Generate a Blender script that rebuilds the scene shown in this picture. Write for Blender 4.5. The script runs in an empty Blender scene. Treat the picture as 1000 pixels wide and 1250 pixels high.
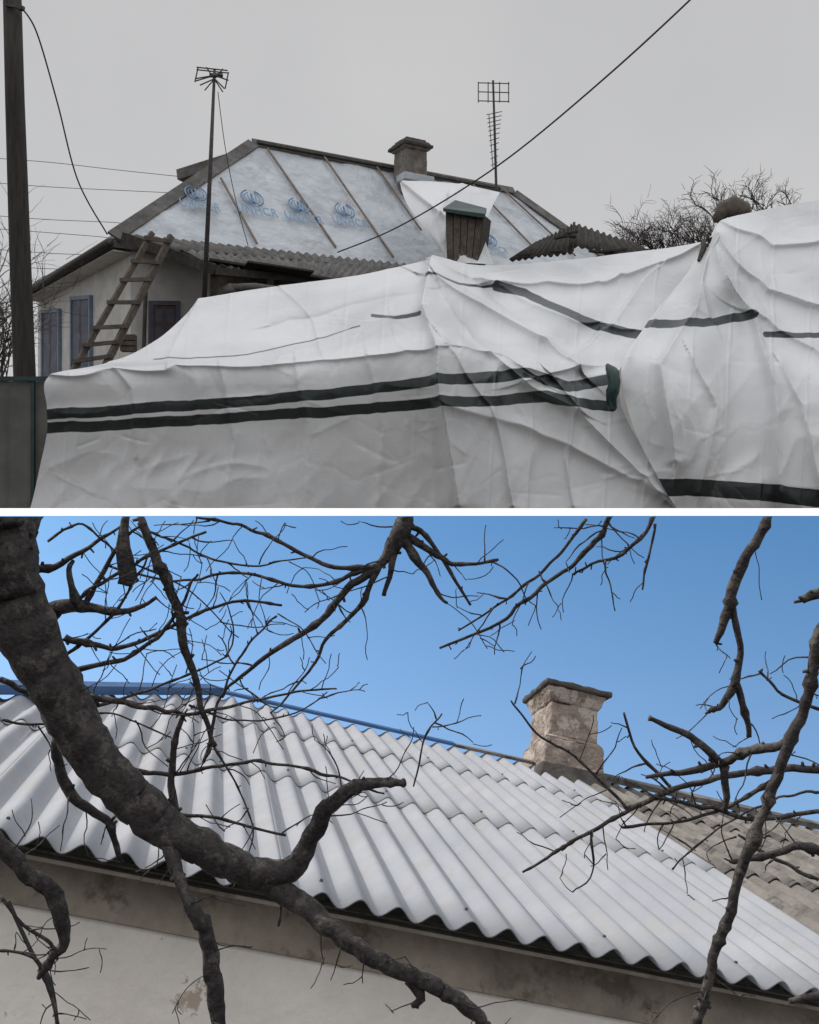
import bpy, math, random
import numpy as np
from mathutils import Vector, Matrix
random.seed(7); rng=np.random.default_rng(5)
F=1250.0
def P(u,v,D): return Vector(((u-500)/F*D, D, (625-v)/F*D))
scene=bpy.context.scene
# ---------------- materials
def newmat(name):
    m=bpy.data.materials.new(name); m.use_nodes=True
    nt=m.node_tree; b=nt.nodes['Principled BSDF']
    return m,nt,b
def N(nt,t,**k):
    n=nt.nodes.new(t)
    for a,v in k.items(): setattr(n,a,v)
    return n
def mat(name,c1,c2=None,scale=5,rough=.8,bump=.2,bscale=None,c3=None,s3=1.0,stretch=(1,1,1),metal=0,bdist=.02,contrast=(.35,.65),t3=(.53,.6)):
    m,nt,b=newmat(name)
    tc=N(nt,'ShaderNodeTexCoord'); mp=N(nt,'ShaderNodeMapping'); mp.inputs['Scale'].default_value=stretch
    nt.links.new(tc.outputs['Object'],mp.inputs['Vector'])
    n=N(nt,'ShaderNodeTexNoise'); n.inputs['Scale'].default_value=scale; n.inputs['Detail'].default_value=6; n.inputs['Roughness'].default_value=.65
    nt.links.new(mp.outputs[0],n.inputs['Vector'])
    r=N(nt,'ShaderNodeValToRGB'); r.color_ramp.elements[0].position=contrast[0]; r.color_ramp.elements[1].position=contrast[1]
    c2=c2 or tuple(x*.8 for x in c1)
    r.color_ramp.elements[0].color=(*c2,1); r.color_ramp.elements[1].color=(*c1,1)
    nt.links.new(n.outputs['Fac'],r.inputs['Fac'])
    out=r.outputs['Color']
    if c3:
        n3=N(nt,'ShaderNodeTexNoise'); n3.inputs['Scale'].default_value=s3; n3.inputs['Detail'].default_value=7; n3.inputs['Roughness'].default_value=.7
        nt.links.new(mp.outputs[0],n3.inputs['Vector'])
        r3=N(nt,'ShaderNodeValToRGB'); r3.color_ramp.elements[0].position=t3[0]; r3.color_ramp.elements[1].position=t3[1]
        mx=N(nt,'ShaderNodeMixRGB'); mx.inputs['Color2'].default_value=(*c3,1)
        nt.links.new(n3.outputs['Fac'],r3.inputs['Fac']); nt.links.new(r3.outputs['Color'],mx.inputs['Fac']); nt.links.new(out,mx.inputs['Color1']); out=mx.outputs[0]
    nt.links.new(out,b.inputs['Base Color'])
    b.inputs['Roughness'].default_value=rough; b.inputs['Metallic'].default_value=metal
    if bump>0:
        n2=N(nt,'ShaderNodeTexNoise'); n2.inputs['Scale'].default_value=bscale or scale*4; n2.inputs['Detail'].default_value=5
        nt.links.new(mp.outputs[0],n2.inputs['Vector'])
        bp=N(nt,'ShaderNodeBump'); bp.inputs['Strength'].default_value=bump; bp.inputs['Distance'].default_value=bdist
        nt.links.new(n2.outputs['Fac'],bp.inputs['Height']); nt.links.new(bp.outputs[0],b.inputs['Normal'])
    return m
M={}
M['plaster']=mat('plaster_white',(.74,.73,.70),(.58,.57,.54),2.5,.9,.3,30)
M['wallL']=mat('old_whitewash',(.82,.78,.73),(.66,.61,.56),1.6,.95,.7,12,c3=(.42,.34,.28),s3=2.2,t3=(.63,.65))
M['timber']=mat('weathered_timber',(.17,.14,.115),(.085,.07,.055),6,.9,.5,40)
M['timberL']=mat('soffit_timber',(.42,.36,.30),(.22,.19,.155),3,.9,.6,25,c3=(.17,.14,.11),s3=4)
M['darkwood']=mat('dark_wood',(.07,.06,.05),(.03,.027,.024),6,.9,.5)
M['batten']=mat('batten_wood',(.30,.24,.19),(.20,.16,.13),8,.8,.2)
M['slate']=mat('old_asbestos',(.20,.19,.185),(.09,.086,.082),3,.95,.5,25,c3=(.12,.12,.10),s3=2)
M['oldroof']=mat('aged_asbestos_sheet',(.215,.20,.185),(.12,.11,.10),5,.95,.5,30,c3=(.075,.07,.065),s3=3)
M['newroof']=mat('new_fibre_cement_sheet',(.335,.345,.375),(.27,.285,.32),2.2,.75,.15,60,bdist=.004,c3=(.30,.305,.32),s3=5)
M['blue']=mat('blue_ridge_metal',(.05,.13,.30),(.04,.10,.24),4,.4,.05)
M['barkL']=mat('grey_bark',(.060,.050,.047),(.018,.016,.017),70,.9,.8,140,bdist=.005,c3=(.095,.082,.074),s3=28)
M['twig']=mat('twig_bark',(.12,.09,.075),(.06,.045,.04),10,.9,.3)
M['pole']=mat('pole_timber',(.055,.05,.045),(.025,.022,.02),4,.9,.6,30,stretch=(4,4,.4))
M['metal']=mat('rusty_metal',(.10,.09,.085),(.05,.045,.04),10,.6,.1,metal=.3)
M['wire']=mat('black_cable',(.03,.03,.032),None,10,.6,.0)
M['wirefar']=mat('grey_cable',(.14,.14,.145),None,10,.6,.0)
M['chimney']=mat('chimney_plaster',(.33,.265,.225),(.17,.13,.11),9,.95,1.0,22,c3=(.42,.36,.32),s3=6,bdist=.03,t3=(.5,.56))
M['chimneyU']=mat('chimney_stucco',(.28,.25,.225),(.15,.13,.11),4,.95,.8,10,bdist=.05)
M['cap']=mat('chimney_cap_concrete',(.10,.088,.08),(.05,.043,.04),8,.95,.8,20)
M['shutter']=mat('shutter_paint',(.16,.165,.21),(.10,.105,.14),3,.7,.2)
M['shutbrown']=mat('shutter_brown',(.20,.12,.10),(.12,.08,.07),4,.7,.2)
M['bluepaint']=mat('blue_frame_paint',(.20,.27,.36),(.15,.2,.27),5,.6,.1)
M['fence']=mat('fence_sheet_metal',(.15,.155,.14),(.09,.095,.083),1.5,.6,.2,8)
M['green']=mat('green_paint',(.02,.06,.055),(.012,.035,.032),4,.5,.1)
M['ground']=mat('yard_soil',(.13,.105,.085),(.07,.06,.05),.6,.95,.5,6)
M['divider']=mat('divider_white',(.88,.88,.88),(.86,.86,.86),2,.8,.0)
M['logo']=mat('blue_print',(.17,.31,.50),(.27,.39,.53),9,.6,0)
# ---------------- geometry helpers
def link(o,parent=None):
    scene.collection.objects.link(o)
    if parent: o.parent=parent
    return o
def empty(name):
    o=bpy.data.objects.new(name,None); o.empty_display_size=.2; return link(o)
def mesh(name,V,Fc,m,parent=None,smooth=False):
    me=bpy.data.meshes.new(name); me.from_pydata([tuple(v) for v in V],[],Fc); me.update()
    if smooth: me.polygons.foreach_set('use_smooth',[True]*len(me.polygons))
    me.materials.append(M[m] if isinstance(m,str) else m)
    return link(bpy.data.objects.new(name,me),parent)
class MB:
    def __init__(s): s.V=[];s.F=[]
    def box(s,c,X,Y,Z):
        i=len(s.V)
        for a in(-1,1):
            for b in(-1,1):
                for d in(-1,1): s.V.append(c+X*a+Y*b+Z*d)
        for f in((0,1,3,2),(4,6,7,5),(0,4,5,1),(2,3,7,6),(0,2,6,4),(1,5,7,3)): s.F.append([i+k for k in f])
    def beam(s,A,B,w,h,up=Vector((0,0,1))):
        d=(B-A); L=d.length; d=d/L; x=d.cross(up)
        if x.length<1e-4: x=d.cross(Vector((0,1,0)))
        x.normalize(); z=x.cross(d)
        s.box((A+B)/2,d*L/2,x*w/2,z*h/2)
    def hexa(s,b,t):
        i=len(s.V); s.V+=list(b)+list(t)
        s.F+=[[i,i+3,i+2,i+1],[i+4,i+5,i+6,i+7]]+[[i+k,i+(k+1)%4,i+4+(k+1)%4,i+4+k] for k in range(4)]
    def tube(s,pts,rad,n=7,lump=0):
        i0=len(s.V); t=None; ph=random.uniform(0,99)
        for k,p in enumerate(pts):
            d=(pts[min(k+1,len(pts)-1)]-pts[max(k-1,0)])
            if d.length<1e-9: d=Vector((0,0,1))
            d.normalize()
            if t is None: x=d.orthogonal().normalized()
            else:
                x=x-d*x.dot(d)
                x = x.normalized() if x.length>1e-6 else d.orthogonal().normalized()
            t=d; y=d.cross(x)
            for j in range(n):
                a=2*math.pi*j/n; r=rad[k]
                if lump: r*=1+lump*(math.sin(3*a+k*.21+ph)*.5+math.sin(5*a-k*.33+ph*2)*.35+random.uniform(-.5,.5))
                s.V.append(p+(x*math.cos(a)+y*math.sin(a))*r)
        m=len(pts)
        for k in range(m-1):
            for j in range(n):
                a=i0+k*n+j; b=i0+k*n+(j+1)%n; s.F.append([a,b,b+n,a+n])
        s.F.append([i0+j for j in range(n)][::-1]); s.F.append([i0+(m-1)*n+j for j in range(n)])
    def make(s,name,m,parent=None,smooth=False): return mesh(name,s.V,s.F,m,parent,smooth)
def bevel(o,w,seg=2):
    b=o.modifiers.new('b','BEVEL'); b.width=w; b.segments=seg; b.limit_method='ANGLE'; return o
def cr(P0,P1,P2,P3,t): return .5*((2*P1)+(-P0+P2)*t+(2*P0-5*P1+4*P2-P3)*t*t+(-P0+3*P1-3*P2+P3)*t*t*t)
def crpath(pts,n):
    A=np.array(pts,float); m=len(A); out=[]
    for q in np.linspace(0,m-1,n):
        i=min(int(q),m-2); t=q-i
        out.append(cr(A[max(i-1,0)],A[i],A[i+1],A[min(i+2,m-1)],t))
    return np.array(out)
def vnoise(x,y,seed=0):
    xi=np.floor(x).astype(np.int64); yi=np.floor(y).astype(np.int64); fx=x-xi; fy=y-yi
    fx=fx*fx*fx*(fx*(fx*6-15)+10); fy=fy*fy*fy*(fy*(fy*6-15)+10)
    def h(a,b):
        n=(a*374761393+b*668265263+seed*982451653)&0xffffffff
        n=((n^(n>>13))*1274126177)&0xffffffff
        return ((n^(n>>16))&0xffff)/65535.0
    return (h(xi,yi)*(1-fx)+h(xi+1,yi)*fx)*(1-fy)+(h(xi,yi+1)*(1-fx)+h(xi+1,yi+1)*fx)*fy

# ================= UPPER PLACE ======================
V=[(-300,12.2,.0435),(300,12.2,.0435),(300,900,.0435),(-300,900,.0435),(-300,12.2,-.04),(300,12.2,-.04),(300,900,-.04),(-300,900,-.04)]
mesh('ground',V,[[0,1,2,3],[7,6,5,4],[2,6,7,3],[0,3,7,4],[1,5,6,2]],'ground')
V=[(-60,12,-.0435),(60,12,-.0435),(60,12.2,.0445),(-60,12.2,.0445),(-60,12.4,.0455),(60,12.4,.0455),(60,12.2,-.0445),(-60,12.2,-.0445)]
mesh('white_divider_bar',V,[[0,1,2,3],[3,2,5,4],[1,0,7,6]],'divider')  # divider bar between upper and lower views, face sloped to catch the sun

def tarpmat():
    m,nt,b=newmat('white_tarpaulin')
    at=N(nt,'ShaderNodeAttribute',attribute_name='stripe')
    r=N(nt,'ShaderNodeMapRange'); r.inputs['From Min'].default_value=-.4; r.inputs['From Max'].default_value=.4
    nt.links.new(at.outputs['Fac'],r.inputs['Value'])
    tc=N(nt,'ShaderNodeTexCoord')
    n=N(nt,'ShaderNodeTexNoise'); n.inputs['Scale'].default_value=.7; n.inputs['Detail'].default_value=7
    nt.links.new(tc.outputs['Object'],n.inputs['Vector'])
    rr=N(nt,'ShaderNodeValToRGB'); rr.color_ramp.elements[0].color=(.62,.635,.645,1); rr.color_ramp.elements[1].color=(.76,.77,.78,1)
    rr.color_ramp.elements[0].position=.3; rr.color_ramp.elements[1].position=.6
    nt.links.new(n.outputs['Fac'],rr.inputs['Fac'])
    n4=N(nt,'ShaderNodeTexNoise'); n4.inputs['Scale'].default_value=6; n4.inputs['Detail'].default_value=5
    nt.links.new(tc.outputs['Object'],n4.inputs['Vector'])
    rk=N(nt,'ShaderNodeValToRGB'); rk.color_ramp.elements[0].color=(.012,.018,.018,1); rk.color_ramp.elements[1].color=(.03,.04,.038,1)
    nt.links.new(n4.outputs['Fac'],rk.inputs['Fac'])
    mx=N(nt,'ShaderNodeMixRGB')
    nt.links.new(r.outputs[0],mx.inputs['Fac']); nt.links.new(rk.outputs[0],mx.inputs['Color1']); nt.links.new(rr.outputs[0],mx.inputs['Color2'])
    nt.links.new(mx.outputs[0],b.inputs['Base Color'])
    b.inputs['Roughness'].default_value=.33
    v=N(nt,'ShaderNodeTexVoronoi',feature='DISTANCE_TO_EDGE'); v.inputs['Scale'].default_value=1.5
    nz=N(nt,'ShaderNodeTexNoise'); nz.inputs['Scale'].default_value=1.5; nz.inputs['Detail'].default_value=3
    mm=N(nt,'ShaderNodeMixRGB'); mm.inputs['Fac'].default_value=.35
    nt.links.new(tc.outputs['Object'],nz.inputs['Vector']); nt.links.new(tc.outputs['Object'],mm.inputs['Color1']); nt.links.new(nz.outputs['Color'],mm.inputs['Color2'])
    nt.links.new(mm.outputs[0],v.inputs['Vector'])
    mn=N(nt,'ShaderNodeMath',operation='MINIMUM'); mn.inputs[1].default_value=.07
    nt.links.new(v.outputs['Distance'],mn.inputs[0])
    n5=N(nt,'ShaderNodeTexNoise'); n5.inputs['Scale'].default_value=5; n5.inputs['Detail'].default_value=4; n5.inputs['Distortion'].default_value=2.5
    nt.links.new(tc.outputs['Object'],n5.inputs['Vector'])
    ad=N(nt,'ShaderNodeMath',operation='MULTIPLY_ADD'); ad.inputs[1].default_value=.07
    nt.links.new(n5.outputs['Fac'],ad.inputs[0]); nt.links.new(mn.outputs[0],ad.inputs[2])
    bp=N(nt,'ShaderNodeBump'); bp.inputs['Strength'].default_value=.36; bp.inputs['Distance'].default_value=.14
    nt.links.new(ad.outputs[0],bp.inputs['Height']); nt.links.new(bp.outputs[0],b.inputs['Normal'])
    return m
M['tarp']=tarpmat()
def signed(U,Vv,path):
    d=np.full(U.shape,1e9); s=np.zeros(U.shape)
    for (x0,y0),(x1,y1) in zip(path[:-1],path[1:]):
        dx,dy=x1-x0,y1-y0; t=np.clip(((U-x0)*dx+(Vv-y0)*dy)/(dx*dx+dy*dy),0,1)
        ex,ey=U-x0-t*dx,Vv-y0-t*dy; dd=np.hypot(ex,ey); c=np.sign(dx*ey-dy*ex)
        k=dd<d; s=np.where(k,c,s); d=np.minimum(d,dd)
    return d,s
def sheet(name,rows,stripes,creases,nr,nc,seed,foldamp=.05,parent=None,autoc=0,box_=(60,330,1000,620)):
    R=np.array([crpath(r,nc) for r in rows])
    G=np.array([crpath(R[:,j,:],nr) for j in range(nc)]).transpose(1,0,2)
    U,Vv,D=G[...,0].copy(),G[...,1].copy(),G[...,2].copy()
    n1=vnoise(U/90,Vv/60,seed); n2=1-abs(2*vnoise(U/60+n1*2,Vv/70+n1,seed+1)-1); n3=1-abs(2*vnoise(U/22+n1*3,Vv/40-n1*3,seed+2)-1)
    n4=1-abs(2*vnoise(U/34+n1*1.2,Vv/190,seed+3)-1); n6=1-abs(2*vnoise((U+Vv*.8)/36,(Vv-U*.5)/120,seed+5)-1)
    off=foldamp*(2.4*n1+.9*n2+.15*n3+1.3*n4*(np.clip((Vv-430)/40,0,1))+.45*n6)
    fg=np.minimum(abs(((U+Vv*.06+n1*4)/47)%1-.5)*2,.12)/.12
    off+=-.014*fg
    for path,amp,w in creases:
        wx=U+10*(n1-.5); wy=Vv+8*(n2-.5)
        d,s=signed(wx,wy,path)
        off+=amp*np.where(s>0,np.exp(-d/(w*.45)),np.exp(-d/(w*1.8)))
    rs=random.Random(seed)
    for k in range(autoc):
        x0=rs.uniform(box_[0],box_[2]); y0=rs.uniform(box_[1],box_[3]); a=rs.choice([rs.uniform(-.5,.5),rs.uniform(1.1,2.0),rs.uniform(-1.2,1.2)]); l=rs.uniform(15,60)
        x1=x0+math.cos(a)*l; y1=y0+math.sin(a)*l
        d,s=signed(U,Vv,[(x0,y0),(x1,y1)]); am=rs.uniform(.005,.018)*rs.choice((-1,1)); w=rs.uniform(1.5,4)
        off+=am*np.where(s>0,np.exp(-d/(w*.6)),np.exp(-d/(w*1.6)))
    D=D-off
    s=np.full(U.shape,9.0)
    for path,hw in stripes:
        wob=(vnoise(U/40,Vv/40,seed+9)-.5)*2.5+(vnoise(U/9,Vv/30,seed+10)-.5)*1.0
        dd,_=signed(U,Vv+wob,path); s=np.minimum(s,dd-hw)
    X=(U-500)/F*G[...,2]; Y=D; Z=(625-Vv)/F*G[...,2]
    Z=np.maximum(Z,.046)
    V=np.stack([X,Y,Z],-1).reshape(-1,3)
    idx=np.arange(nr*nc).reshape(nr,nc)
    Fc=np.stack([idx[:-1,:-1],idx[1:,:-1],idx[1:,1:],idx[:-1,1:]],-1).reshape(-1,4)
    me=bpy.data.meshes.new(name); me.from_pydata(V.tolist(),[],Fc.tolist()); me.update()
    me.polygons.foreach_set('use_smooth',[True]*len(me.polygons))
    a=me.attributes.new('stripe','FLOAT','POINT'); a.data.foreach_set('value',s.reshape(-1).astype(np.float32))
    me.materials.append(M['tarp'])
    return link(bpy.data.objects.new(name,me),parent)
A_rows=[
[(243,366,20),(330,351,20.2),(430,338,20.3),(522,321,20.3),(600,327,20.5),(700,318,20.7),(780,308,20.9),(862,298,21.1)],
[(228,385,19.3),(318,376,19.3),(418,364,19.3),(518,342,19.0),(600,352,20.0),(690,352,20.1),(765,345,20.1),(830,345,20.1)],
[(190,418,18.2),(295,412,18.2),(405,402,18.3),(514,375,17.3),(595,382,18.9),(670,393,18.6),(735,395,19.1),(800,390,19)],
[(135,444,17.2),(240,438,17.2),(385,428,17.4),(516,405,16.5),(590,412,17.9),(655,425,17.7),(725,430,18.2),(775,428,18)],
[(62,461,16.4),(190,452,16.45),(360,447,16.6),(530,430,15.9),(600,437,16.9),(660,448,16.8),(715,453,17.3),(756,450,17.2)],
[(60,498,16.4),(190,490,16.4),(360,481,16.5),(535,462,15.8),(600,458,16.6),(655,462,16.7),(700,467,16.9),(755,458,17)],
[(60,530,16.5),(190,526,16.5),(360,518,16.55),(541,500,15.9),(610,498,16.5),(665,494,16.5),(710,496,16.7),(757,498,16.8)],
[(50,580,16.6),(185,578,16.6),(360,575,16.6),(548,566,16.1),(625,565,16.4),(690,562,16.5),(745,560,16.5),(790,560,16.5)],
[(38,624,16.6),(180,624,16.6),(360,624,16.6),(552,624,16.2),(640,624,16.4),(710,624,16.4),(770,624,16.4),(824,624,16.4)]]
A_str=[([(40,509),(190,498),(360,486),(530,468),(600,462),(645,460),(690,475),(745,463)],6.5),
([(40,525),(190,516),(360,506),(540,494),(610,490),(665,486),(700,494),(745,497)],6.5),
([(455,386),(480,389),(512,386)],2.2),([(190,441),(300,434),(400,412),(440,400)],.7),
([(520,343),(560,350),(608,353)],1.5),([(605,353),(640,361),(680,378),(730,400),(778,411)],5)]
A_cre=[([(523,325),(512,380),(530,440),(545,520),(560,620)],.42,13),([(523,325),(600,352),(700,392),(780,410)],.16,10),
([(523,345),(590,380),(660,420),(700,455)],.30,9),([(530,350),(570,420),(640,470),(700,500)],.2,8),([(535,420),(600,500),(625,620)],.14,9),
([(62,461),(190,452),(360,447),(530,430)],.12,6),([(135,444),(160,480),(170,560)],.08,6),([(245,366),(210,440)],.06,6),
([(600,352),(730,350),(850,305)],.18,8),([(545,500),(620,520),(690,540),(800,600)],.12,10),([(360,448),(375,520),(370,620)],.07,6),
([(520,380),(440,400),(340,440)],.12,6),([(518,360),(430,370),(330,400)],-.08,7),([(640,470),(700,455),(755,450)],.16,8),([(680,475),(740,540),(810,610)],.18,10),
([(270,450),(285,540),(280,620)],.06,5),([(450,440),(465,530),(455,620)],.07,5),([(570,340),(640,400),(690,430)],-.12,8),([(800,330),(740,400),(700,430)],.14,8),
([(560,430),(610,440),(660,470)],.12,5),([(700,500),(690,560),(700,620)],.08,6),([(340,352),(380,390),(390,430)],.05,5)]
B_rows=[
[(858,297,20),(877,273,20),(930,258,20),(1005,245,20),(1120,230,20)],
[(853,316,19.4),(874,312,18.9),(930,308,19.2),(1005,302,19.1),(1120,295,19)],
[(818,358,18.6),(868,350,17.9),(922,346,18.5),(1005,352,18.3),(1120,350,18.2)],
[(785,400,17.8),(855,398,17.3),(915,390,17.7),(1005,413,17.5),(1120,415,17.4)],
[(757,452,16.8),(832,452,16.3),(912,452,16.7),(1005,468,16.4),(1120,470,16.3)],
[(772,520,16.3),(846,520,15.9),(922,522,16.2),(1005,530,16.0),(1120,535,15.9)],
[(806,590,16.1),(868,592,15.9),(938,598,16.05),(1010,604,15.9),(1120,614,15.8)],
[(826,624,16.1),(880,624,15.95),(945,624,16.05),(1015,624,15.9),(1130,624,15.8)]]
B_str=[([(788,398),(855,396),(895,388),(910,388)],5),([(928,410),(965,412),(1010,410),(1100,415)],3.5),([(800,594),(870,598),(940,603),(1010,611),(1100,620)],10.5)]
B_cre=[([(860,300),(880,350),(912,390),(935,470),(945,600)],.30,9),([(860,300),(845,380),(800,450),(815,560)],.26,9),
([(862,300),(930,360),(1010,385)],.2,7),([(858,300),(820,360),(770,440)],.16,7),([(870,280),(940,300),(1010,300)],.14,7),
([(912,388),(1000,440),(1060,520)],.18,9),([(840,440),(870,500),(850,600)],.12,7),([(945,450),(980,520),(1000,600)],.12,7),([(862,310),(855,350),(870,390)],-.12,5)]
tp=empty('tarpaulin_cover')
sheet('draped_sheet',A_rows,A_str,A_cre,330,560,3,.040,tp,150)
tp2=empty('tarpaulin_cover')
sheet('draped_sheet_hanging',B_rows,B_str,B_cre,300,300,23,.042,tp2,50,(780,260,1050,620))
b=MB(); pts=[P(742,447,16.6),P(748,455,16.4),P(750,470,16.3),P(747,485,16.35),P(750,497,16.5)]
pp=crpath([tuple(p) for p in pts],12); b.tube([Vector(p) for p in pp],[.05,.07,.09,.10,.095,.09,.095,.10,.09,.08,.07,.05],9,.25)
b.make('rolled_hem','green',tp2,True)
b=MB(); b.tube([P(853,318,18.9),P(860,300,19.3),P(858,296,19.6)],[.03,.06,.04],7); b.make('tie_knot','darkwood',tp2)
b=MB()
b.tube([P(876,270,20.6),P(882,258,20.6),P(895,254,20.6),P(908,258,20.6),P(914,268,20.6)],[.1,.18,.22,.18,.1],10,.2)
b.make('old_sack','timber',None,True)

# ---- house
HS=empty('plastered_house')
r=Vector((.870,.493,0)); q=Vector((-.6,.8,0))
zE=6.4
A=P(138,291,24.0); A.z=zE; B=A+q*7; B.z=zE; C=A+r*18
L=P(308,178,28.6); zR=L.z; R=Vector((L.x,L.y,zR))+r*8.9
backn=Vector((-r.y,r.x,0))
D2=C+backn*8.5
def quadgrid(a,b,c,d,nu,nv,amp=.0,seed=1,nrm=None):
    V=[];Fc=[]
    nrm=nrm or (b-a).cross(d-a).normalized()
    for j in range(nv+1):
        for i in range(nu+1):
            u=i/nu;v=j/nv; p=a*(1-u)*(1-v)+b*u*(1-v)+c*u*v+d*(1-u)*v
            nn=float(vnoise(np.array(u*14.0+v*3),np.array(v*5.0),seed)); n2=float(1-abs(2*vnoise(np.array(u*40.+v*9),np.array(v*14.0-u*8),seed+1)-1))
            V.append(p+nrm*amp*(nn*1.5+n2*.6))
    for j in range(nv):
        for i in range(nu):
            k=j*(nu+1)+i; Fc.append([k,k+1,k+nu+2,k+nu+1])
    return V,Fc
M['rooftarp']=mat('roof_sheeting',(.64,.68,.72),(.50,.54,.585),1.1,.42,.7,3.0,bdist=.12,c3=(.48,.51,.54),s3=.9)
V,Fc=quadgrid(A,C,R,L,120,40,.05)
mesh('roof_front_sheeting',V,Fc,'rooftarp',HS,True)
V,Fc=quadgrid(B,A,L,L+Vector((0,0,-.001)),10,10); mesh('roof_left_slope',V,Fc,'slate',HS)
mesh('roof_back',[B,L,R,C,D2],[[0,1,2,4],[4,2,3]],'slate',HS)
fn=(C-A).cross(L-A).normalized()
if fn.z<0: fn=-fn
b=MB()
b.beam(A+fn*.08,L+fn*.08,.34,.06,fn); b.make('hip_cap','slate',HS)
b=MB(); b.beam(L+fn*.05+Vector((0,0,.06)),R+Vector((0,0,.08))+fn*.05,.30,.05,fn); b.beam(R+fn*.08,C+fn*.08,.38,.05,fn); b.make('ridge_cap','slate',HS)
b=MB(); b.beam(L+fn*.16+r*.1,R+fn*.14-r*.6,.12,.05,fn); b.make('ridge_board','darkwood',HS)
b=MB(); b.beam(P(222,216,30.2),P(305,190,29.3),.5,.3); b.make('rear_ridge_cap','slate',HS)
def onplane(u,v,p0,n):
    d=Vector(((u-500)/F,1,(625-v)/F)); return d*(p0.dot(n)/d.dot(n))
b=MB()
for (u0,v0,u1,v1) in [(325,186,408,306),(393,194,478,318),(268,222,312,302),(458,208,512,285),(574,228,655,312),(613,236,700,316),(500,222,560,250)]:
    b.beam(onplane(u0,v0,A,fn)+fn*.13,onplane(u1,v1,A,fn)+fn*.13,.05,.04,fn)
b.make('roof_battens','batten',HS)
rr=(C-A).normalized(); up=fn.cross(rr).normalized()
if up.z<0: up=-up
def logo(u,v,s):
    o=onplane(u,v,A,fn)+fn*.14
    b=MB()
    for sgn in(-1,1):
        pts=[o+up*(.36*s)+rr*(math.cos(a)*.36*s*sgn)+up*(math.sin(a)*.36*s) for a in np.linspace(-1.2,1.2,9)]
        b.tube(pts,[.03*s]*9,4)
        pts=[o+up*(.36*s)+rr*(math.cos(a)*.26*s*sgn)+up*(math.sin(a)*.26*s) for a in np.linspace(-1.2,1.2,9)]
        b.tube(pts,[.018*s]*9,4)
    b.tube([o+up*.14*s,o+up*.42*s],[.05*s,.04*s],5); b.tube([o+up*.46*s,o+up*.56*s],[.04*s,.04*s],5)
    for sgn in(-1,1): b.tube([o+up*.50*s+rr*.13*sgn*s,o+up*.28*s+rr*.11*sgn*s,o+up*.10*s+rr*.05*s*sgn],[.025*s]*3,4)
    b.make('printed_emblem','logo',HS)
    cu=bpy.data.curves.new('t','FONT'); cu.body='UNHCR'; cu.size=.36*s; cu.align_x='CENTER'; cu.offset=.004*s; cu.extrude=.003; cu.space_character=1.12
    t=bpy.data.objects.new('printed_lettering',cu); cu.materials.append(M['logo']); link(t,HS)
    mt=Matrix.Identity(4)
    for i in range(3): mt[i][0]=rr[i]; mt[i][1]=up[i]*1.5; mt[i][2]=fn[i]; mt[i][3]=(o-up*.46*s+fn*.04)[i]
    t.matrix_world=mt
for u,v,s in [(240,250,.78),(309,256,.84),(366,265,.82),(422,270,.8),(542,244,.6),(598,304,.7)]: logo(u,v,s)
Ap=Vector((-6.62,24.3,0)); Bp=Ap+q*7.1; Cp=Ap+r*17
b=MB()
b.hexa([Ap+Vector((0,0,.04)),Bp+Vector((0,0,.04)),Bp+r*16+Vector((0,0,.04)),Cp+Vector((0,0,.04))],[Ap+Vector((0,0,zE-.12)),Bp+Vector((0,0,zE-.12)),Bp+r*16+Vector((0,0,zE-.12)),Cp+Vector((0,0,zE-.12))])
b.make('walls','plaster',HS)
nl=Vector((-.8,-.6,0))
nf=Vector((r.y,-r.x,0))
b=MB(); b.beam(A+Vector((0,0,-.10)),B+Vector((0,0,-.10)),.10,.22); b.beam(A+Vector((0,0,-.10)),C+Vector((0,0,-.10)),.10,.2); b.make('fascia','slate',HS)
b=MB()
dd=(B-A).normalized(); b.tube([A+nl*.12-dd*.1+Vector((0,0,-.12)),B+nl*.12+Vector((0,0,-.16))],[.10,.10],10)
b.make('gutter','metal',HS,True)
b=MB()
b.box((A+B)/2+Vector((0,0,-.26))-nl*.22,dd*3.5,nl*.22,Vector((0,0,.02))); b.make('soffit','plaster',HS)
def win(p0,n,u0,u1,v0,v1,panel,frame,nm):
    a=onplane(u0,(v0+v1)/2,p0,n); c=onplane(u1,(v0+v1)/2,p0,n)
    top=onplane((u0+u1)/2,v0,p0,n).z; bot=onplane((u0+u1)/2,v1,p0,n).z
    d=(c-a); W=d.length; d.normalize(); m=(a+c)/2; m.z=(top+bot)/2; H=top-bot; Z=Vector((0,0,1))
    if n.dot(m)>0: n=-n
    b=MB(); b.box(m+n*.03,d*W/2,n*.03,Z*H/2)
    b.make(nm+'_panel',panel,HS)
    b=MB()
    for s in(-1,1):
        b.box(m+d*s*(W/2+.05)+n*.05,d*.05,n*.05,Z*(H/2+.1)); b.box(m+Z*s*(H/2+.05)+n*.047,d*(W/2-.002),n*.047,Z*.05)
    b.make(nm+'_frame',frame,HS)
    b=MB(); b.box(m+n*.065,d*.015,n*.006,Z*H/2)
    for s in(-.5,.5):
        b.box(m+d*s*W/2+Z*H*.22+n*.066,d*W*.17,n*.005,Z*H*.18); b.box(m+d*s*W/2-Z*H*.24+n*.066,d*W*.17,n*.005,Z*H*.18)
    b.make(nm+'_shutter_detail',panel if panel=='shutter' else frame,HS)
win(Ap,nl,55,74,382,463,'shutter','bluepaint','window')
win(Ap,nl,91,112,366,452,'shutter','bluepaint','window')
win(Ap,nf,186,214,373,420,'shutbrown','shutter','window')
b=MB(); b.tube([P(178,352,24.1),P(174,470,24.1)],[.05,.05],8); b.make('downpipe','metal',HS)
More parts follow.
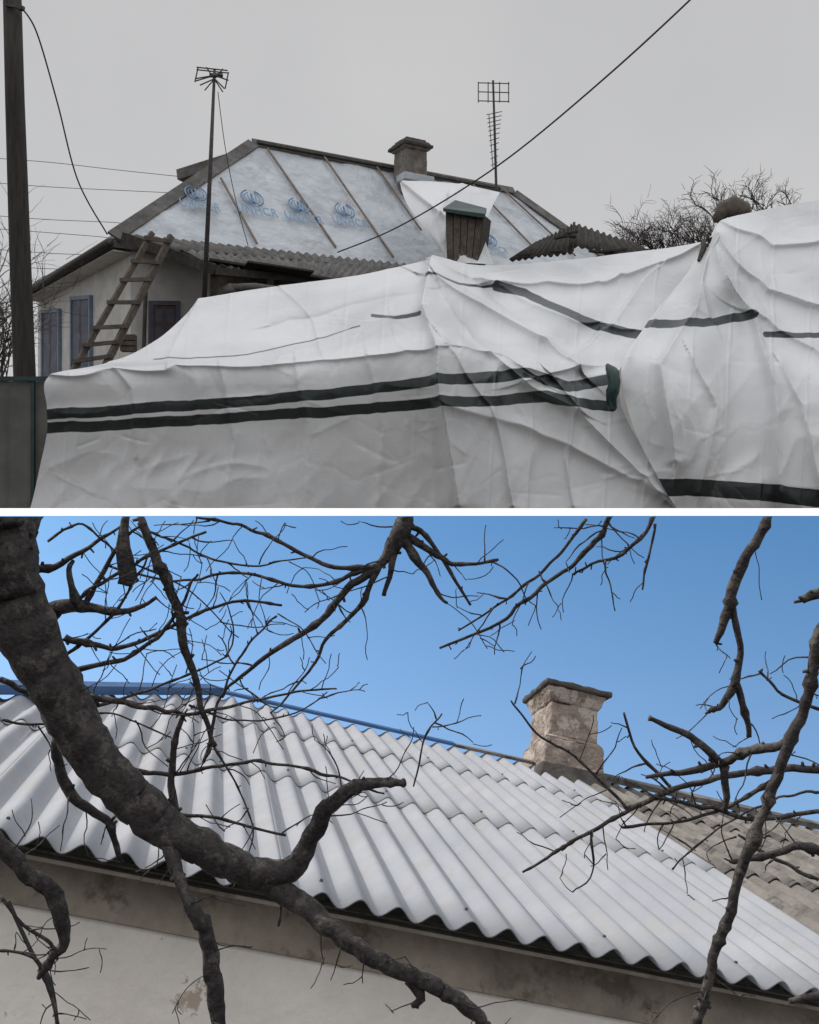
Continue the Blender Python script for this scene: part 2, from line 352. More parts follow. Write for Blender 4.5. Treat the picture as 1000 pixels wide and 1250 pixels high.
def chimney(nm,base,X,Y,Z,prof,m,mcap,parent,cap_from,strength=.06,ns=.25):
    b=MB(); c=MB()
    for i,(h0,h1,a0,a1) in enumerate(prof):
        t=(c if i>=cap_from else b)
        lo=[base+Z*h0+X*sx*a0+Y*sy*a0 for sx,sy in((-1,-1),(1,-1),(1,1),(-1,1))]
        hi=[base+Z*h1+X*sx*a1+Y*sy*a1 for sx,sy in((-1,-1),(1,-1),(1,1),(-1,1))]
        t.hexa(lo,hi)
    for t,n2,mm in((b,'stack',m),(c,'cap',mcap)):
        o=t.make(nm+'_'+n2,mm,parent); bevel(o,.012)
        s=o.modifiers.new('s','SUBSURF'); s.subdivision_type='SIMPLE'; s.levels=4; s.render_levels=4
        tx=bpy.data.textures.new('n','CLOUDS'); tx.noise_scale=ns; tx.noise_depth=3
        d=o.modifiers.new('d','DISPLACE'); d.texture=tx; d.strength=strength; d.mid_level=.5; d.texture_coords='GLOBAL'
cb=P(501,222,30.4)
chimney('chimney',cb,r,backn,Vector((0,0,1)),[(-.4,.85,.37,.36),(.85,.93,.38,.46),(.93,1.02,.50,.50),(1.02,1.12,.47,.40),(1.12,1.2,.36,.33)],'chimneyU','cap',HS,2)
b=MB(); b.box(cb+Vector((0,0,-.02))-backn*.3,r*.5,backn*.25,Vector((0,0,.10))); b.make('chimney_flashing_sheet','rooftarp',HS)
b=MB()
d0=25.6
quad=[P(546,322,d0),P(583,325,d0),P(591,262,d0),P(544,256,d0)]
off=Vector((.25,.9,.1))
b.hexa(quad,[p+off for p in quad]); b.make('attic_hatch_box','darkwood',HS)
b=MB()
for k in range(5):
    t0=k/5+.01;t1=(k+1)/5-.012
    a=quad[0].lerp(quad[1],t0);c=quad[0].lerp(quad[1],t1);e=quad[3].lerp(quad[2],t1);g=quad[3].lerp(quad[2],t0)
    o=Vector((0,-.03-.01*(k%2),0)); b.hexa([a+o*.1,c+o*.1,e+o*.1,g+o*.1],[a+o,c+o,e+o,g+o])
b.make('attic_hatch_boards','timber',HS)
b=MB(); b.hexa([P(541,258,25.4),P(592,266,25.4),P(594,258,26.6),P(556,247,26.6)],[P(541,254,25.4),P(592,261,25.4),P(594,254,26.6),P(556,244,26.6)]); b.make('attic_hatch_lid','green',HS)
rows=[[(488,224,28.5),(520,222,28.6),(560,226,28.7),(610,236,28.9)],[(497,250,27.5),(525,252,27.3),(555,248,27.2),(600,255,27.5)],[(522,285,26.6),(535,290,26.3),(548,285,26.2),(590,285,26.6)],[(548,322,25.9),(550,323,25.8),(575,323,25.6),(602,325,25.9)]]
sheet('loose_roof_sheet',rows,[],[([(490,226),(545,275)],.22,5),([(545,240),(540,300)],.16,4),([(560,230),(530,270)],.15,4)],70,70,41,.07,HS)
def corr(name,a,b_,c,d,nw,amp,m,parent,nt_=3,rag=0):
    V=[];Fc=[];ns=nw*8
    n=(b_-a).cross(d-a).normalized()
    rj=[random.uniform(0,rag) for _ in range(nw+2)]
    for j in range(nt_+1):
        for i in range(ns+1):
            u=i/ns;v=j/nt_
            if j==0: v=rj[i//16]
            p=a*(1-u)*(1-v)+b_*u*(1-v)+c*u*v+d*(1-u)*v
            V.append(p+n*amp*math.cos(2*math.pi*i/8))
    for j in range(nt_):
        for i in range(ns):
            k=j*(ns+1)+i; Fc.append([k,k+1,k+ns+2,k+ns+1])
    o=mesh(name,V,Fc,m,parent,True); s=o.modifiers.new('s','SOLIDIFY'); s.thickness=.02; return o
PR=empty('porch_lean_to')
corr('roof_sheets_upper',P(215,306,23.3),P(500,331,26.3),P(512,324,27.0),P(155,286,24.2),34,.035,'slate',PR,3,.1)
corr('roof_sheets_lower',P(262,328,22.2),P(470,348,24.6),P(505,329,26.0),P(222,305,23.2),26,.035,'slate',PR,3,.25)
b=MB()
b.beam(P(150,289,23.9),P(262,329,22.1),.08,.22); b.beam(P(262,331,22.15),P(470,350,24.55),.10,.16)
b.beam(P(255,318,22.6),P(420,345,23.6),.3,.05); b.beam(P(300,322,22.5),P(380,334,23.0),.5,.04)
for u,v,D in[(262,335,22.3),(330,340,22.9),(400,346,23.6),(465,350,24.4)]:
    p=P(u,v,D); b.beam(p,Vector((p.x,p.y,.05)),.14,.14)
b.make('frame','darkwood',PR)
b=MB(); p0=P(256,332,22.6);p1=P(468,352,24.8)
b.hexa([Vector((p0.x,p0.y,.05)),Vector((p1.x,p1.y,.05)),Vector((p1.x,p1.y+.2,.05)),Vector((p0.x,p0.y+.2,.05))],[p0,p1,p1+Vector((0,.2,0)),p0+Vector((0,.2,0))]); b.make('shadow_wall','timber',PR)  # dark wall standing in for the shade under the porch roof
b=MB(); b.tube([P(278,353,21.6),P(310,352,21.8),P(356,358,22.2)],[.11,.12,.11],10); b.tube([P(276,350,21.6),P(284,362,21.6)],[.13,.13],10); b.make('flue_pipe','metal',PR,True)
DB=empty('collapsed_shed_roof')
corr('sheet_1',P(618,320,23.5),P(700,312,23.3),P(702,272,24.6),P(655,296,24.6),10,.035,'darkwood',DB,2,.2)
corr('sheet_2',P(695,312,23.3),P(800,312,23.5),P(775,297,24.4),P(700,272,24.6),10,.035,'darkwood',DB,2,.3)
b=MB()
for i in range(12):
    u=random.uniform(630,770); v=316-10*random.random()-30*max(0,1-abs(u-700)/75)*random.random(); a=random.uniform(-.5,.3); l=random.uniform(14,34)
    D=random.uniform(22.9,23.4); b.beam(P(u,v,D),P(u+l*math.cos(a),v+l*math.sin(a)*.7,D+random.uniform(-.3,.3)),.10,.04)
b.make('broken_boards','darkwood',DB)
LD=empty('wooden_ladder'); b=MB()
a0,a1=P(186,284,22.7),P(88,455,21.2); c0,c1=P(209,288,22.7),P(127,450,21.2)
b.beam(a0,a1,.09,.11); b.beam(c0,c1,.10,.13)
for t in [.05,.22,.36,.52,.70,.82,.93]:
    b.beam(a0.lerp(a1,t)+Vector((-.08,-.09,0)),c0.lerp(c1,t)+Vector((.08,-.09,random.uniform(-.05,.05))),.06,.08)
b.make('rails_and_rungs','timber',LD)
b=MB(); b.box(P(157,419,22.5),Vector((.16,0,0)),Vector((0,.1,0)),Vector((0,0,.18)))
for k in(-1,0,1): b.box(P(157,419,22.38)+Vector((0,0,k*.12)),Vector((.17,0,0)),Vector((0,.015,0)),Vector((0,0,.045)))
b.make('wooden_crate','timber')
FE=empty('sheet_metal_fence'); b=MB()
V=[];Fc=[]
for i in range(49):
    x=-9+i*.075; o=.03*(1 if (i//2)%3==0 else 0); V+= [Vector((x,16.9-o,.046)),Vector((x,16.9-o,2.16))]
for i in range(48): Fc.append([2*i,2*i+2,2*i+3,2*i+1])
mesh('panel',V,Fc,'fence',FE)
b=MB(); b.beam(Vector((-9,16.82,2.19)),Vector((-5.45,16.82,2.19)),.06,.07); b.beam(Vector((-6.2,16.86,.05)),Vector((-6.2,16.86,2.22)),.06,.07); b.make('rail','green',FE)
UP=empty('utility_pole'); b=MB()
pts=[P(14,-40,20),P(18,120,20),P(24,300,20),P(30,460,20),P(33,621,20)]
b.tube(pts,[.17,.18,.2,.21,.22],14,.02); b.make('pole','pole',UP,True)
b=MB(); b.tube([P(26,8,19.7),P(26,12,19.7)],[.06,.06],8); b.beam(P(8,6,19.8),P(30,10,19.8),.05,.05); b.make('insulator','metal',UP)
def wire(name,pts,r=.012,m='wire'):
    b=MB(); q_=crpath(pts,40); b.tube([P(*p) for p in q_],[r]*40,5); b.make(name,m)
wire('overhead_cable',[(27,10,19.7),(45,40,20.5),(70,125,21.5),(95,220,22.7),(131,286,24)],.017)
wire('overhead_cable',[(870,-30,17),(840,2,17.5),(750,85,19),(640,178,21.5),(560,234,23.5),(480,280,25),(412,308,26)],.018)
wire('overhead_cable',[(266,112,22),(275,180,22),(288,245,22.3),(303,300,22.8)],.009)
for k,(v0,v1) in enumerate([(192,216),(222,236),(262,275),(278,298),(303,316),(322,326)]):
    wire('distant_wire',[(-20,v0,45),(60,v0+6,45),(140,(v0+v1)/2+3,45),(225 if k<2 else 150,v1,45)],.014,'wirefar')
AN=empty('tv_antenna'); b=MB()
b.tube([P(262,84,22),P(257,200,22),P(249,372,22)],[.03,.045,.055],8)
b.make('mast','metal',AN,True); b=MB()
def bar(u0,v0,u1,v1,D=22,rr_=.015,D1=None): b.tube([P(u0,v0,D),P(u1,v1,D1 or D)],[rr_,rr_],5)
for z in(0,1):
    D=21.8+z*.4
    bar(240,82+z*3,278,86+z*3,D); bar(238,96+z*3,262,92,D); bar(262,92,279,98,D); bar(238,100,242,82,D); bar(275,108,279,88,D); bar(244,104,262,96,D);bar(262,96,274,108,D)
bar(252,82,272,112,21.7,.014,22.3); bar(272,84,250,110,21.7,.014,22.3); bar(256,92,272,92,22,.05)
b.make('elements','metal',AN)
AN2=empty('tv_antenna'); b=MB()
b.tube([P(602,98,30),P(604,160,30),P(606,232,30)],[.03,.035,.04],8)
for v in(101,112,123): bar(584,v,622,v+1,30,.016)
for u in(584,596,610,621): bar(u,100,u,125,30,.016)
for k,v in enumerate([138,143,148,153,158,164,170,176,184,192,200]):
    w=9-k*.55; bar(603-w,v+2,604+w,v-2,29.8,.012)
bar(597,140,602,205,29.8,.012)
b.make('mast_and_elements','metal',AN2)
def twigs(b,u,v,D,ang,l,r,depth,spread=.6,sway=.25):
    n=6; pts=[];x,y,d=u,v,D; a=ang
    for k in range(n+1):
        pts.append(P(x,y,d)); a+=random.uniform(-sway,sway); x+=math.cos(a)*l/n; y-=math.sin(a)*l/n; d+=random.uniform(-.01,.01)*D
        if depth>0 and k>0 and random.random()<.75:
            twigs(b,x,y,d,a+random.choice((-1,1))*random.uniform(.4,1)*spread*1.4,l*random.uniform(.4,.7),r*.6,depth-1,spread,sway)
    b.tube(pts,[r*(1-.75*k/n) for k in range(n+1)],4)
b=MB()
for i in range(17):
    u=random.uniform(872,975); twigs(b,u,272,24+random.random(),math.pi/2+random.uniform(-.9,.9),random.uniform(20,42),.02,2)
b.make('bare_bush','twig')
b=MB()
for i in range(80):
    u=random.uniform(765,885); twigs(b,u,312,30+2*random.random(),math.pi/2+random.uniform(-.6,.6),random.uniform(14,40),.02,2)
b.make('distant_bare_trees','twig')
b=MB()
for i in range(36):
    u=random.uniform(-30,8); twigs(b,u,470,22+2*random.random(),math.pi/2+random.uniform(-.5,.5),random.uniform(50,120),.02,2)
b.make('bare_bush','twig')

# ================= LOWER PLACE ======================
LH=empty('whitewashed_house')
a=Vector((-.184,1,-.035)).normalized(); bb=Vector((5700,1250,-1525)); bb=(bb-a*bb.dot(a)).normalized(); n=bb.cross(a).normalized()
p=math.radians(27); UPL=(n*math.cos(p)+a*math.sin(p)).normalized(); IN=(a*math.cos(p)-n*math.sin(p)).normalized()
O=P(0,1020,3.06)
def st(u,v):
    X=onplane(u,v,O,n); return (X-O).dot(bb),(X-O).dot(a)
def W(s,t,h=0): return O+bb*s+a*t+n*h
sR,tR=st(360,864); sH,tH=st(262,857); sH0,tH0=st(0,851); tR=(tR+tH)/2
sOld,tOld=st(697,958)
def ttop(s):
    if s<sH: return tR+(s-sH)*(tR-tH0)/(sH-sH0)
    return tR
pitch=.124; amp=.0195
tb=[-.02,tR*.42,tR*.76,tR]
def roofrow(nm,s0,s1,t0,t1,m,lift,old=False,seed=0):
    rs=random.Random(seed); k0=int(math.floor(s0/pitch)); k1=int(math.ceil(s1/pitch)); SW=8
    k=k0
    while k<k1:
        kk=min(k+SW,k1); ns=(kk-k)*12; V=[];Fc=[]
        dt=rs.uniform(-.006,.006)*(3 if old else 1); dh=rs.uniform(0,.001)+( .0015 if ((k-k0)//SW)%2 else 0); sk=rs.uniform(-.001,.001)
        NT=5
        for j in range(NT+1):
            for i in range(ns+1):
                s=(k+i/12)*pitch; f=j/NT; te=min(t1+.05,ttop(s)); ts=min(t0+dt+sk*i/12,te-.001)
                t=ts+(te-ts)*f
                V.append(W(s,t,dh+lift*(1-f)+amp*math.cos(2*math.pi*s/pitch)))
        for j in range(NT):
            for i in range(ns):
                q_=j*(ns+1)+i; Fc.append([q_,q_+1,q_+ns+2,q_+ns+1])
        o=mesh(nm,V,Fc,m,LH,True); so=o.modifiers.new('s','SOLIDIFY'); so.thickness=.005; so.offset=-1
        k=kk
kO=math.ceil(sOld/pitch)
for i in range(3):
    roofrow('roof_sheet_new',-3,kO*pitch-.001,tb[i],tb[i+1],'newroof',.008,seed=i)
    roofrow('roof_sheet_old',kO*pitch+.001,9,tb[i]+.02,tb[i+1],'oldroof',.014,True,seed=(i+10)*2)
b=MB()
for i in range(3):
    tt=tb[i]+.10
    k=-20
    while k*pitch<kO*pitch:
        s=k*pitch
        if tt<ttop(s)-.1: c0=W(s,tt,amp+.010); b.tube([c0,c0+n*.006],[.007,.005],7)
        k+=4
b.make('roof_nails','metal',LH)
b=MB(); c=MB()
b.beam(W(sH,tR+.02,.035),W(sOld-.75,tR+.02,.035),.08,.02,n); b.beam(W(sH0-1.5,ttop(sH0-1.5)+.02,.06),W(sH,tR+.02,.04),.11,.05,n)
b.make('ridge_cap','blue',LH)
c.beam(W(sOld+.2,tR+.02,.04),W(9,tR+.02,.04),.14,.04,n); c.beam(W(sOld-.74,tR+.02,.03),W(sOld-.1,tR+.02,.03),.07,.02,n); c.make('old_ridge_cap','oldroof',LH)
dn=(IN*math.cos(p)-UPL*math.sin(p)); mesh('roof_back',[W(-3,ttop(-3),-.03),W(sH,tR,-.03),W(9,tR,-.03),W(9,tR)+dn*3,W(sH,tR)+dn*3],[[0,1,4],[1,2,3,4]],'oldroof',LH)
E=O-n*.035
wd=.22
def WL(s,i,z): return E+bb*s+IN*i+UPL*z
b=MB()
b.hexa([WL(-4,wd,-2.6),WL(9,wd,-2.6),WL(9,wd+.3,-2.6),WL(-4,wd+.3,-2.6)],[WL(-4,wd,-.02),WL(9,wd,-.02),WL(9,wd+.3,.05),WL(-4,wd+.3,.05)])
b.make('wall','wallL',LH)
b=MB()
b.hexa([WL(-4,wd-.02,-.10),WL(9,wd-.02,-.16),WL(9,wd+.01,-.16),WL(-4,wd+.01,-.10)],[WL(-4,wd-.02,.05),WL(9,wd-.02,.05),WL(9,wd+.01,.05),WL(-4,wd+.01,.05)])
b.hexa([WL(-4,.05,-.008),WL(9,.05,-.008),WL(9,wd+.2,.08),WL(-4,wd+.2,.08)],[WL(-4,.05,.004),WL(9,.05,.004),WL(9,wd+.2,.10),WL(-4,wd+.2,.10)])
b.make('wall_plate_and_soffit','timberL',LH)
cbL=W(sOld+.10,tR+.05)
k_=.80
chimney('chimney_body',cbL,bb,IN,UPL,[(-.30,.17,.30*k_,.285*k_),(.17,.20,.285*k_,.245*k_),(.20,.46,.24*k_,.23*k_),(.46,.56,.235*k_,.30*k_),(.56,.60,.325*k_,.325*k_),(.60,.635,.30*k_,.20*k_)],'chimney','cap',LH,4,.035,.10)
b=MB(); q4=[(-1,-1),(1,-1),(1,1),(-1,1)]
b.hexa([cbL+bb*sx*.34+IN*sy*.34+UPL*-.26 for sx,sy in q4],[cbL+bb*sx*.245+IN*sy*.245+UPL*-.02 for sx,sy in q4]); bevel(b.make('chimney_haunch','cap',LH),.02)

def tree(name,branches,D0,mm,seed,twprob=.10,twlen=(25,90),k=1.0):
    random.seed(seed); b=MB()
    def add(pts,lump=.10,sub=2):
        ln=sum(math.hypot(pts[i+1][0]-pts[i][0],pts[i+1][1]-pts[i][1]) for i in range(len(pts)-1))
        n_=max(6,int(ln/7))
        q_=crpath(pts,n_)
        P3=[];Rr=[]; ph=random.uniform(0,50)
        for i,(u,v,r_,D) in enumerate(q_):
            r_=r_*(k if r_>10 else k*.88)
            wj=min(3.4,1.4+r_*.16)
            u+=(vnoise(np.array(i*.4+ph),np.array(ph),1)-.5)*wj*2.4; v+=(vnoise(np.array(i*.4+ph),np.array(ph+9),2)-.5)*wj*2.4
            u=float(u);v=float(v)
            D=D+random.uniform(-.004,.004)
            kn=1+(.6*random.random() if random.random()<.15 and r_<9 else random.uniform(-.05,.08)*(1 if r_<10 else .5))
            P3.append(P(u,v,D)); Rr.append(max(.6,r_*kn)*D/F)
            if random.random()<twprob*(.35 if r_>12 else 1) and sub>0 and 3<i:
                dx=q_[min(i+1,n_-1)][0]-q_[i-1][0]; dy=q_[min(i+1,n_-1)][1]-q_[i-1][1]
                ang=math.atan2(-dy,dx)+random.choice((-1,1))*random.uniform(.5,1.3)
                l=random.uniform(*twlen)*(1 if sub==2 else .5); rt=random.uniform(.8,1.6)*(1 if sub==2 else .75)
                x,y,d=q_[i][0],q_[i][1],q_[i][3]; tp_=[(x,y,rt,d)]; m_=5
                for z in range(m_):
                    ang+=random.uniform(-.35,.35); x+=math.cos(ang)*l/m_; y-=math.sin(ang)*l/m_; d+=random.uniform(-.03,.03)
                    if y<634 : break
                    tp_.append((x,y,rt*(1-.5*(z+1)/m_),d))
                if len(tp_)>2: add(tp_,.1,sub-1)
            if random.random()<.20 and r_>=.9 and r_<9:
                an=random.uniform(0,6.28); l=r_*.9+random.uniform(2,6); pu=u+math.cos(an)*l; pv=v+math.sin(an)*l
                if pv>633: b.tube([P(u,v,D),P((u+pu)/2,(v+pv)/2,D),P(pu,pv,D-.005)],[min(3,r_*.6)*D/F,min(2.4,r_*.5)*D/F,min(2.2,max(.8,r_*.42))*D/F],5)
        b.tube(P3,Rr,16 if pts[0][2]>12 else (8 if pts[0][2]>3 else 5),lump if pts[0][2]<12 else .13)
    for br in branches:
        add([(x[0],x[1],x[2],x[3] if len(x)>3 else D0) for x in br])
    for v in b.V:
        lim=-.0044*v.y
        if v.z>lim: v.z=lim
    return b.make(name,mm,None,True)
T1=[
 [(2,618,50,1.9),(4,680,47,1.9),(28,760,41,1.9),(72,850,36,1.9),(118,925,33,1.9),(172,985,31,1.9),(230,1025,26,1.9),(290,1058,22,1.9),(340,1082,17,1.9),(395,1125,14,1.85),(450,1165,12,1.8),(510,1195,11,1.8),(560,1222,11,1.8),(600,1262,9,1.8)],
 [(310,1066,20,1.9),(355,1062,17,1.9),(380,1025,13,1.9),(398,990,12,1.88),(425,965,10,1.85),(460,955,8,1.85),(492,955,5,1.85)],
 [(205,1010,14,1.9),(215,1060,10,1.85),(235,1105,10,1.8),(255,1150,11,1.8),(262,1200,12,1.8),(268,1262,10,1.8)],
 [(-20,1010,12),(20,1055,12),(55,1080,12),(72,1115,12),(78,1150,9),(62,1175,7),(48,1195,4)],
 [(172,628,6),(190,680,8),(215,740,8),(225,790,7),(243,850,5),(262,910,4)],
 [(155,628,6),(152,665,10),(155,700,13),(158,715,6)],
 [(492,622,12,2.2),(488,650,14,2.2),(465,685,8,2.2),(430,715,6,2.2),(385,760,5,2.2),(335,795,4,2.2),(295,825,3,2.2),(270,850,2,2.2)],
 [(490,655,8,2.2),(515,690,6,2.2),(530,715,4,2.2),(545,737,2.5,2.2)],[(495,655,7,2.2),(535,680,4.5,2.2),(560,690,3.5,2.2),(607,684,2,2.2)],
 [(487,660,8,2.2),(476,695,5,2.2),(470,727,3,2.2)],[(500,640,6,2.2),(520,655,4,2.2),(575,738,2,2.2)],[(470,680,6,2.2),(440,740,4,2.2),(400,780,3,2.2),(370,830,2,2.2),(330,870,1.5,2.2)],
 [(465,690,4,2.2),(400,690,3.5,2.2),(340,660,3,2.2),(290,640,2.5,2.2),(240,632,2,2.2)],
 [(460,690,4,2.2),(380,715,3,2.2),(290,700,2.5,2.2),(210,710,2,2.2),(130,690,2,2.2)],
 [(60,745,12),(95,742,9),(150,745,5),(190,730,3)],[(95,742,7),(85,700,5),(90,685,3)],[(100,745,5),(125,700,4),(150,660,3),(170,640,2)],
 [(80,780,6),(140,790,4),(200,770,3),(280,735,2.5),(345,740,2)],[(-10,790,7),(30,795,6),(60,810,5)],
 [(110,850,6),(190,865,4),(240,870,3),(330,850,2),(410,840,1.5)],[(90,820,5),(160,800,3.5),(210,760,3),(240,700,2)],
 [(70,900,8),(75,950,9),(110,990,8),(135,1010,6),(145,1050,3)],[(130,930,6),(205,945,3.5),(300,930,2.5),(400,945,2),(470,970,1.5)],
 [(215,1005,8),(210,950,6),(215,900,5),(225,870,3)],[(150,960,5),(200,990,3.5),(270,1000,2.5),(350,1020,2)],
 [(0,1095,3),(30,1130,3),(60,1150,3),(70,1170,2)],[(0,1160,2.5),(40,1170,2.5),(60,1210,3),(70,1260,3)],
 [(500,1195,9,1.8),(515,1215,8,1.8),(505,1228,5,1.8)],[(250,930,3),(270,850,2.5),(300,790,2),(340,750,1.5)],
 [(0,830,5),(50,850,4),(120,860,3),(200,835,2),(280,800,1.5)],[(20,700,9),(70,690,5),(120,660,3),(150,640,2)],
 [(60,760,4),(110,720,3),(180,680,2.5),(250,650,2)],[(330,1062,4,1.9),(345,1090,3),(340,1130,2)],
 [(260,910,2),(290,960,1.6),(310,1010,1.3),(300,1050,1)],[(0,880,2),(60,885,2),(130,870,1.6),(210,900,1.3)],[(170,640,2),(230,670,2),(300,690,1.6),(380,680,1.2)],
 [(60,660,2.5),(100,640,2),(150,680,1.6),(230,720,1.3),(290,780,1)],[(80,800,3),(130,760,2.5),(170,700,2),(190,660,1.5)],[(230,860,2),(290,880,1.6),(360,870,1.3),(400,845,1)]]
tree('bare_fruit_tree',T1,2.0,'barkL',11,.20,(20,85),.86)
T2=[
 [(748,624,4,2.4),(735,650,4.5,2.4),(700,690,3.5,2.4),(650,727,3,2.4),(600,765,2.5,2.4),(535,791,2,2.4)],[(800,628,3,2.4),(770,670,3,2.4),(720,690,2.5,2.4),(700,700,2,2.4)],
 [(715,635,3,2.4),(680,680,2.5,2.4),(620,730,2,2.4),(560,770,1.5,2.4)],
 [(940,622,7,1.9),(920,665,8,1.9),(897,715,9,1.9),(885,755,7,1.9),(874,785,4,1.9)],[(893,735,6,1.9),(903,790,5,1.9),(897,835,7,1.9),(880,860,5,1.9),(865,868,3,1.9)],[(900,835,6,1.9),(910,870,5,1.9),(914,900,4,1.9)],
 [(1020,720,9,1.7),(995,728,8,1.7),(978,735,6,1.7)],
 [(1015,740,9,1.7),(998,800,9,1.7),(985,855,8,1.7),(962,915,9,1.7),(938,980,8,1.7),(912,1050,8,1.7),(888,1120,8,1.7),(872,1170,8,1.7),(858,1220,8,1.7),(852,1262,9,1.7)],
 [(965,910,7,1.7),(920,918,7,1.75),(880,930,6,1.8),(835,942,5,1.8),(790,950,3,1.8)],[(880,930,6,1.8),(855,908,6,1.8),(825,892,5,1.8),(792,878,3.5,1.8)],
 [(1020,938,6,2),(950,940,6,2),(880,950,5,2),(820,965,4.5,2),(770,990,3.5,2),(720,1015,3,2),(680,1040,2.5,2),(638,1065,1.8,2)],
 [(885,935,6,1.8),(888,965,6,1.8),(884,990,4,1.8)],[(1010,1040,8,1.8),(970,1035,6,1.8),(930,1045,5,1.8),(890,1050,3,1.8)],
 [(1010,990,4,2),(930,1000,3.5,2),(860,985,3,2),(800,975,2.5,2)],[(770,990,3,2),(740,960,2.5,2),(700,920,2,2),(660,900,1.8,2),(625,855,1.5,2)],
 [(1020,1215,8,1.8),(985,1218,6,1.8),(962,1222,4,1.8)],[(1010,870,3,2),(960,850,2.5,2),(925,820,2,2)],[(820,960,3,2),(780,920,2.5,2),(762,870,2,2)],
 [(950,950,4,2),(900,980,3,2),(840,1000,2.5,2),(760,1010,2,2)],[(800,640,2,2.4),(790,690,2,2.4),(785,720,1.5,2.4)],[(1000,1075,3,2),(950,1050,3,2),(900,1020,2,2)],[(505,960,1.5,2.2),(520,900,1.5,2.2),(538,872,1.2,2.2)],
 [(1010,965,2.5),(950,975,2),(880,1010,1.6),(820,1060,1.2)],[(720,1015,2),(725,1060,1.5),(700,1090,1.2)]]
tree('bare_fruit_tree',T2,2.0,'barkL',19,.20,(20,70),.88)
b=MB(); b.tube([Vector(x) for x in crpath([tuple(P(10,1100,2.9)),tuple(P(40,1165,2.9)),tuple(P(62,1200,2.9)),tuple(P(72,1270,2.9))],20)],[.006]*20,6); b.make('hanging_cable','wire')

sd=Vector((-.68,.33,.64)).normalized()
# added unseen sun blocker; shadow edge falls just behind the divider at y about 13.4
H=70; dy=H*sd.y/sd.z; dx=H*sd.x/sd.z
nx,ny=30,26; x0,x1,y0,y1=dx-42,dx+46,dy+13.5,dy+74
V=[];Fc=[]
for side in(1,-1):
    for j in range(ny+1):
        for i in range(nx+1):
            u=i/nx;v=j/ny; e=min(u,1-u,v,1-v)*6; f=min(1,e)**.5
            V.append((x0+(x1-x0)*u,y0+(y1-y0)*v,H+side*f*(1.2 if side<0 else 4)*(.5+float(vnoise(np.array(u*6.),np.array(v*5.),side+4)))))
o_=(nx+1)*(ny+1)
for s_ in(0,1):
    for j in range(ny):
        for i in range(nx):
            k=s_*o_+j*(nx+1)+i; f=[k,k+1,k+nx+2,k+nx+1]; Fc.append(f if s_==0 else f[::-1])
m,nt,bs=newmat('sun_blocker_translucent'); tr=N(nt,'ShaderNodeBsdfTranslucent'); tr.inputs[0].default_value=(.9,.9,.92,1); mx=N(nt,'ShaderNodeMixShader'); mx.inputs[0].default_value=.75
nzc=N(nt,'ShaderNodeTexNoise'); nzc.inputs['Scale'].default_value=.1; rc=N(nt,'ShaderNodeValToRGB'); rc.color_ramp.elements[0].color=(.8,.8,.82,1); rc.color_ramp.elements[1].color=(.93,.93,.93,1)
nt.links.new(nzc.outputs[0],rc.inputs[0]); nt.links.new(rc.outputs[0],bs.inputs['Base Color'])
nt.links.new(bs.outputs[0],mx.inputs[1]); nt.links.new(tr.outputs[0],mx.inputs[2]); nt.links.new(mx.outputs[0],nt.nodes['Material Output'].inputs[0])
mesh('unseen_sun_blocker',V,Fc,m,None,True)

w=bpy.data.worlds.new('World'); scene.world=w; w.use_nodes=True; nt=w.node_tree; bg=nt.nodes['Background']
tc=N(nt,'ShaderNodeTexCoord'); sx=N(nt,'ShaderNodeSeparateXYZ'); nt.links.new(tc.outputs['Generated'],sx.inputs[0])
mp=N(nt,'ShaderNodeMapping'); mp.inputs['Rotation'].default_value=(math.radians(38),0,0); nt.links.new(tc.outputs['Generated'],mp.inputs[0])
sk=N(nt,'ShaderNodeTexSky'); sk.sky_type='NISHITA'; sk.sun_disc=False; sk.sun_elevation=math.asin(sd.z); sk.sun_rotation=math.atan2(sd.x,sd.y)
nt.links.new(mp.outputs[0],sk.inputs[0])
dk=N(nt,'ShaderNodeValToRGB'); e=dk.color_ramp.elements
mr=N(nt,'ShaderNodeMapRange'); mr.inputs['From Min'].default_value=-.28; mr.inputs['From Max'].default_value=0; nt.links.new(sx.outputs[2],mr.inputs[0])
e[0].position=0; e[0].color=(1.5,1.75,1.85,1); e[1].position=1; e[1].color=(.85,1.4,1.68,1); nt.links.new(mr.outputs[0],dk.inputs[0])
tint=N(nt,'ShaderNodeMixRGB',blend_type='MULTIPLY'); tint.inputs[0].default_value=1; nt.links.new(dk.outputs[0],tint.inputs[2]); nt.links.new(sk.outputs[0],tint.inputs[1])
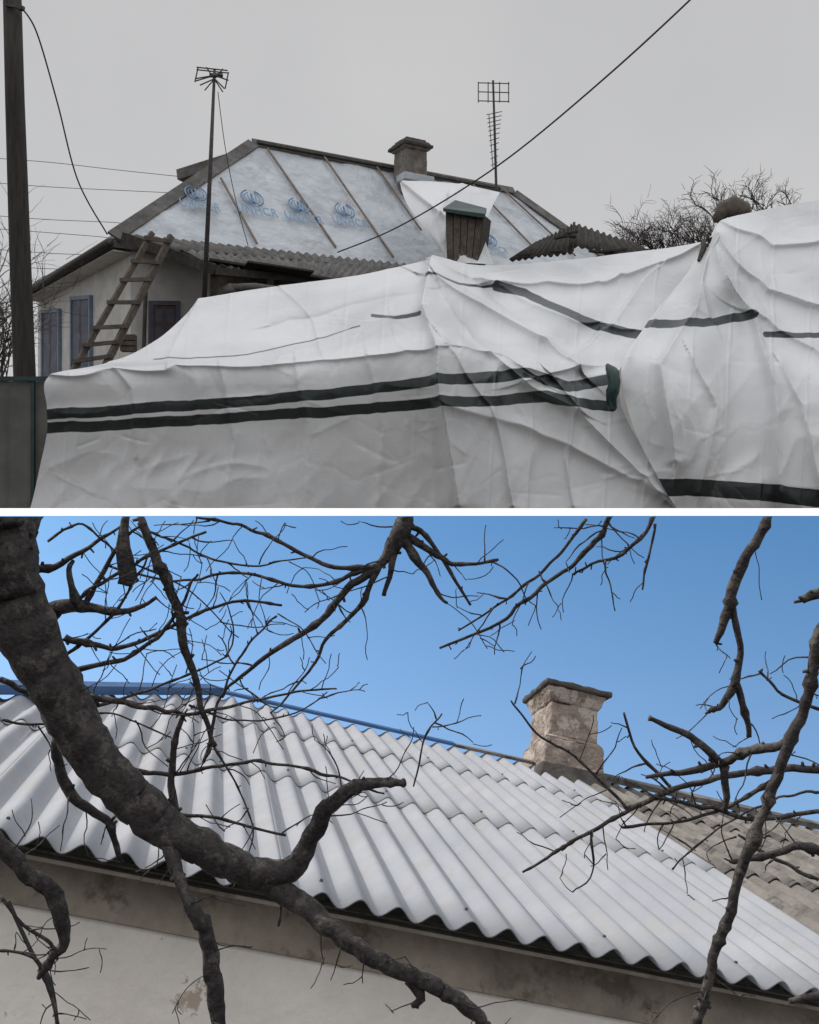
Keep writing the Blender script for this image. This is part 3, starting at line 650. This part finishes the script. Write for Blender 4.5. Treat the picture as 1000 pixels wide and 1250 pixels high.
nz=N(nt,'ShaderNodeTexNoise'); nz.inputs['Scale'].default_value=1.8; nz.inputs['Detail'].default_value=5; nt.links.new(tc.outputs['Generated'],nz.inputs[0])
rp=N(nt,'ShaderNodeValToRGB'); e=rp.color_ramp.elements; e[0].position=.3; e[0].color=(.80,.81,.83,1); e[1].position=.7; e[1].color=(1,1,1,1)
nt.links.new(nz.outputs[0],rp.inputs[0])
gr=N(nt,'ShaderNodeValToRGB'); e=gr.color_ramp.elements; e[0].position=.08; e[0].color=(.42,.42,.42,1); e[1].position=.46; e[1].color=(.35,.35,.355,1)
e2=e.new(.85); e2.color=(.80,.80,.81,1)
nt.links.new(sx.outputs[2],gr.inputs[0])
mg=N(nt,'ShaderNodeMixRGB',blend_type='MULTIPLY'); mg.inputs[0].default_value=1; nt.links.new(rp.outputs[0],mg.inputs[1]); nt.links.new(gr.outputs[0],mg.inputs[2])
mg2=N(nt,'ShaderNodeVectorMath',operation='SCALE'); nt.links.new(mg.outputs[0],mg2.inputs[0]); mg2.inputs['Scale'].default_value=16
gt=N(nt,'ShaderNodeMath',operation='GREATER_THAN'); gt.inputs[1].default_value=0; nt.links.new(sx.outputs[2],gt.inputs[0])
mx=N(nt,'ShaderNodeMixRGB'); nt.links.new(gt.outputs[0],mx.inputs[0]); nt.links.new(tint.outputs[0],mx.inputs[1]); nt.links.new(mg2.outputs[0],mx.inputs[2])
nt.links.new(mx.outputs[0],bg.inputs[0]); bg.inputs[1].default_value=.1
sl=bpy.data.lights.new('sun','SUN'); sl.energy=3.4; sl.angle=math.radians(.5); sl.color=(1,.95,.88)
so=link(bpy.data.objects.new('sun',sl)); so.rotation_euler=sd.to_track_quat('Z','Y').to_euler()
cam=bpy.data.cameras.new('camera'); cam.lens=45; cam.sensor_width=36; cam.sensor_fit='HORIZONTAL'; cam.clip_end=3000; cam.clip_start=.05
co=link(bpy.data.objects.new('camera',cam)); co.rotation_euler=(math.pi/2,0,0); scene.camera=co
scene.view_settings.view_transform='Standard'; scene.view_settings.look='None'; scene.view_settings.exposure=0
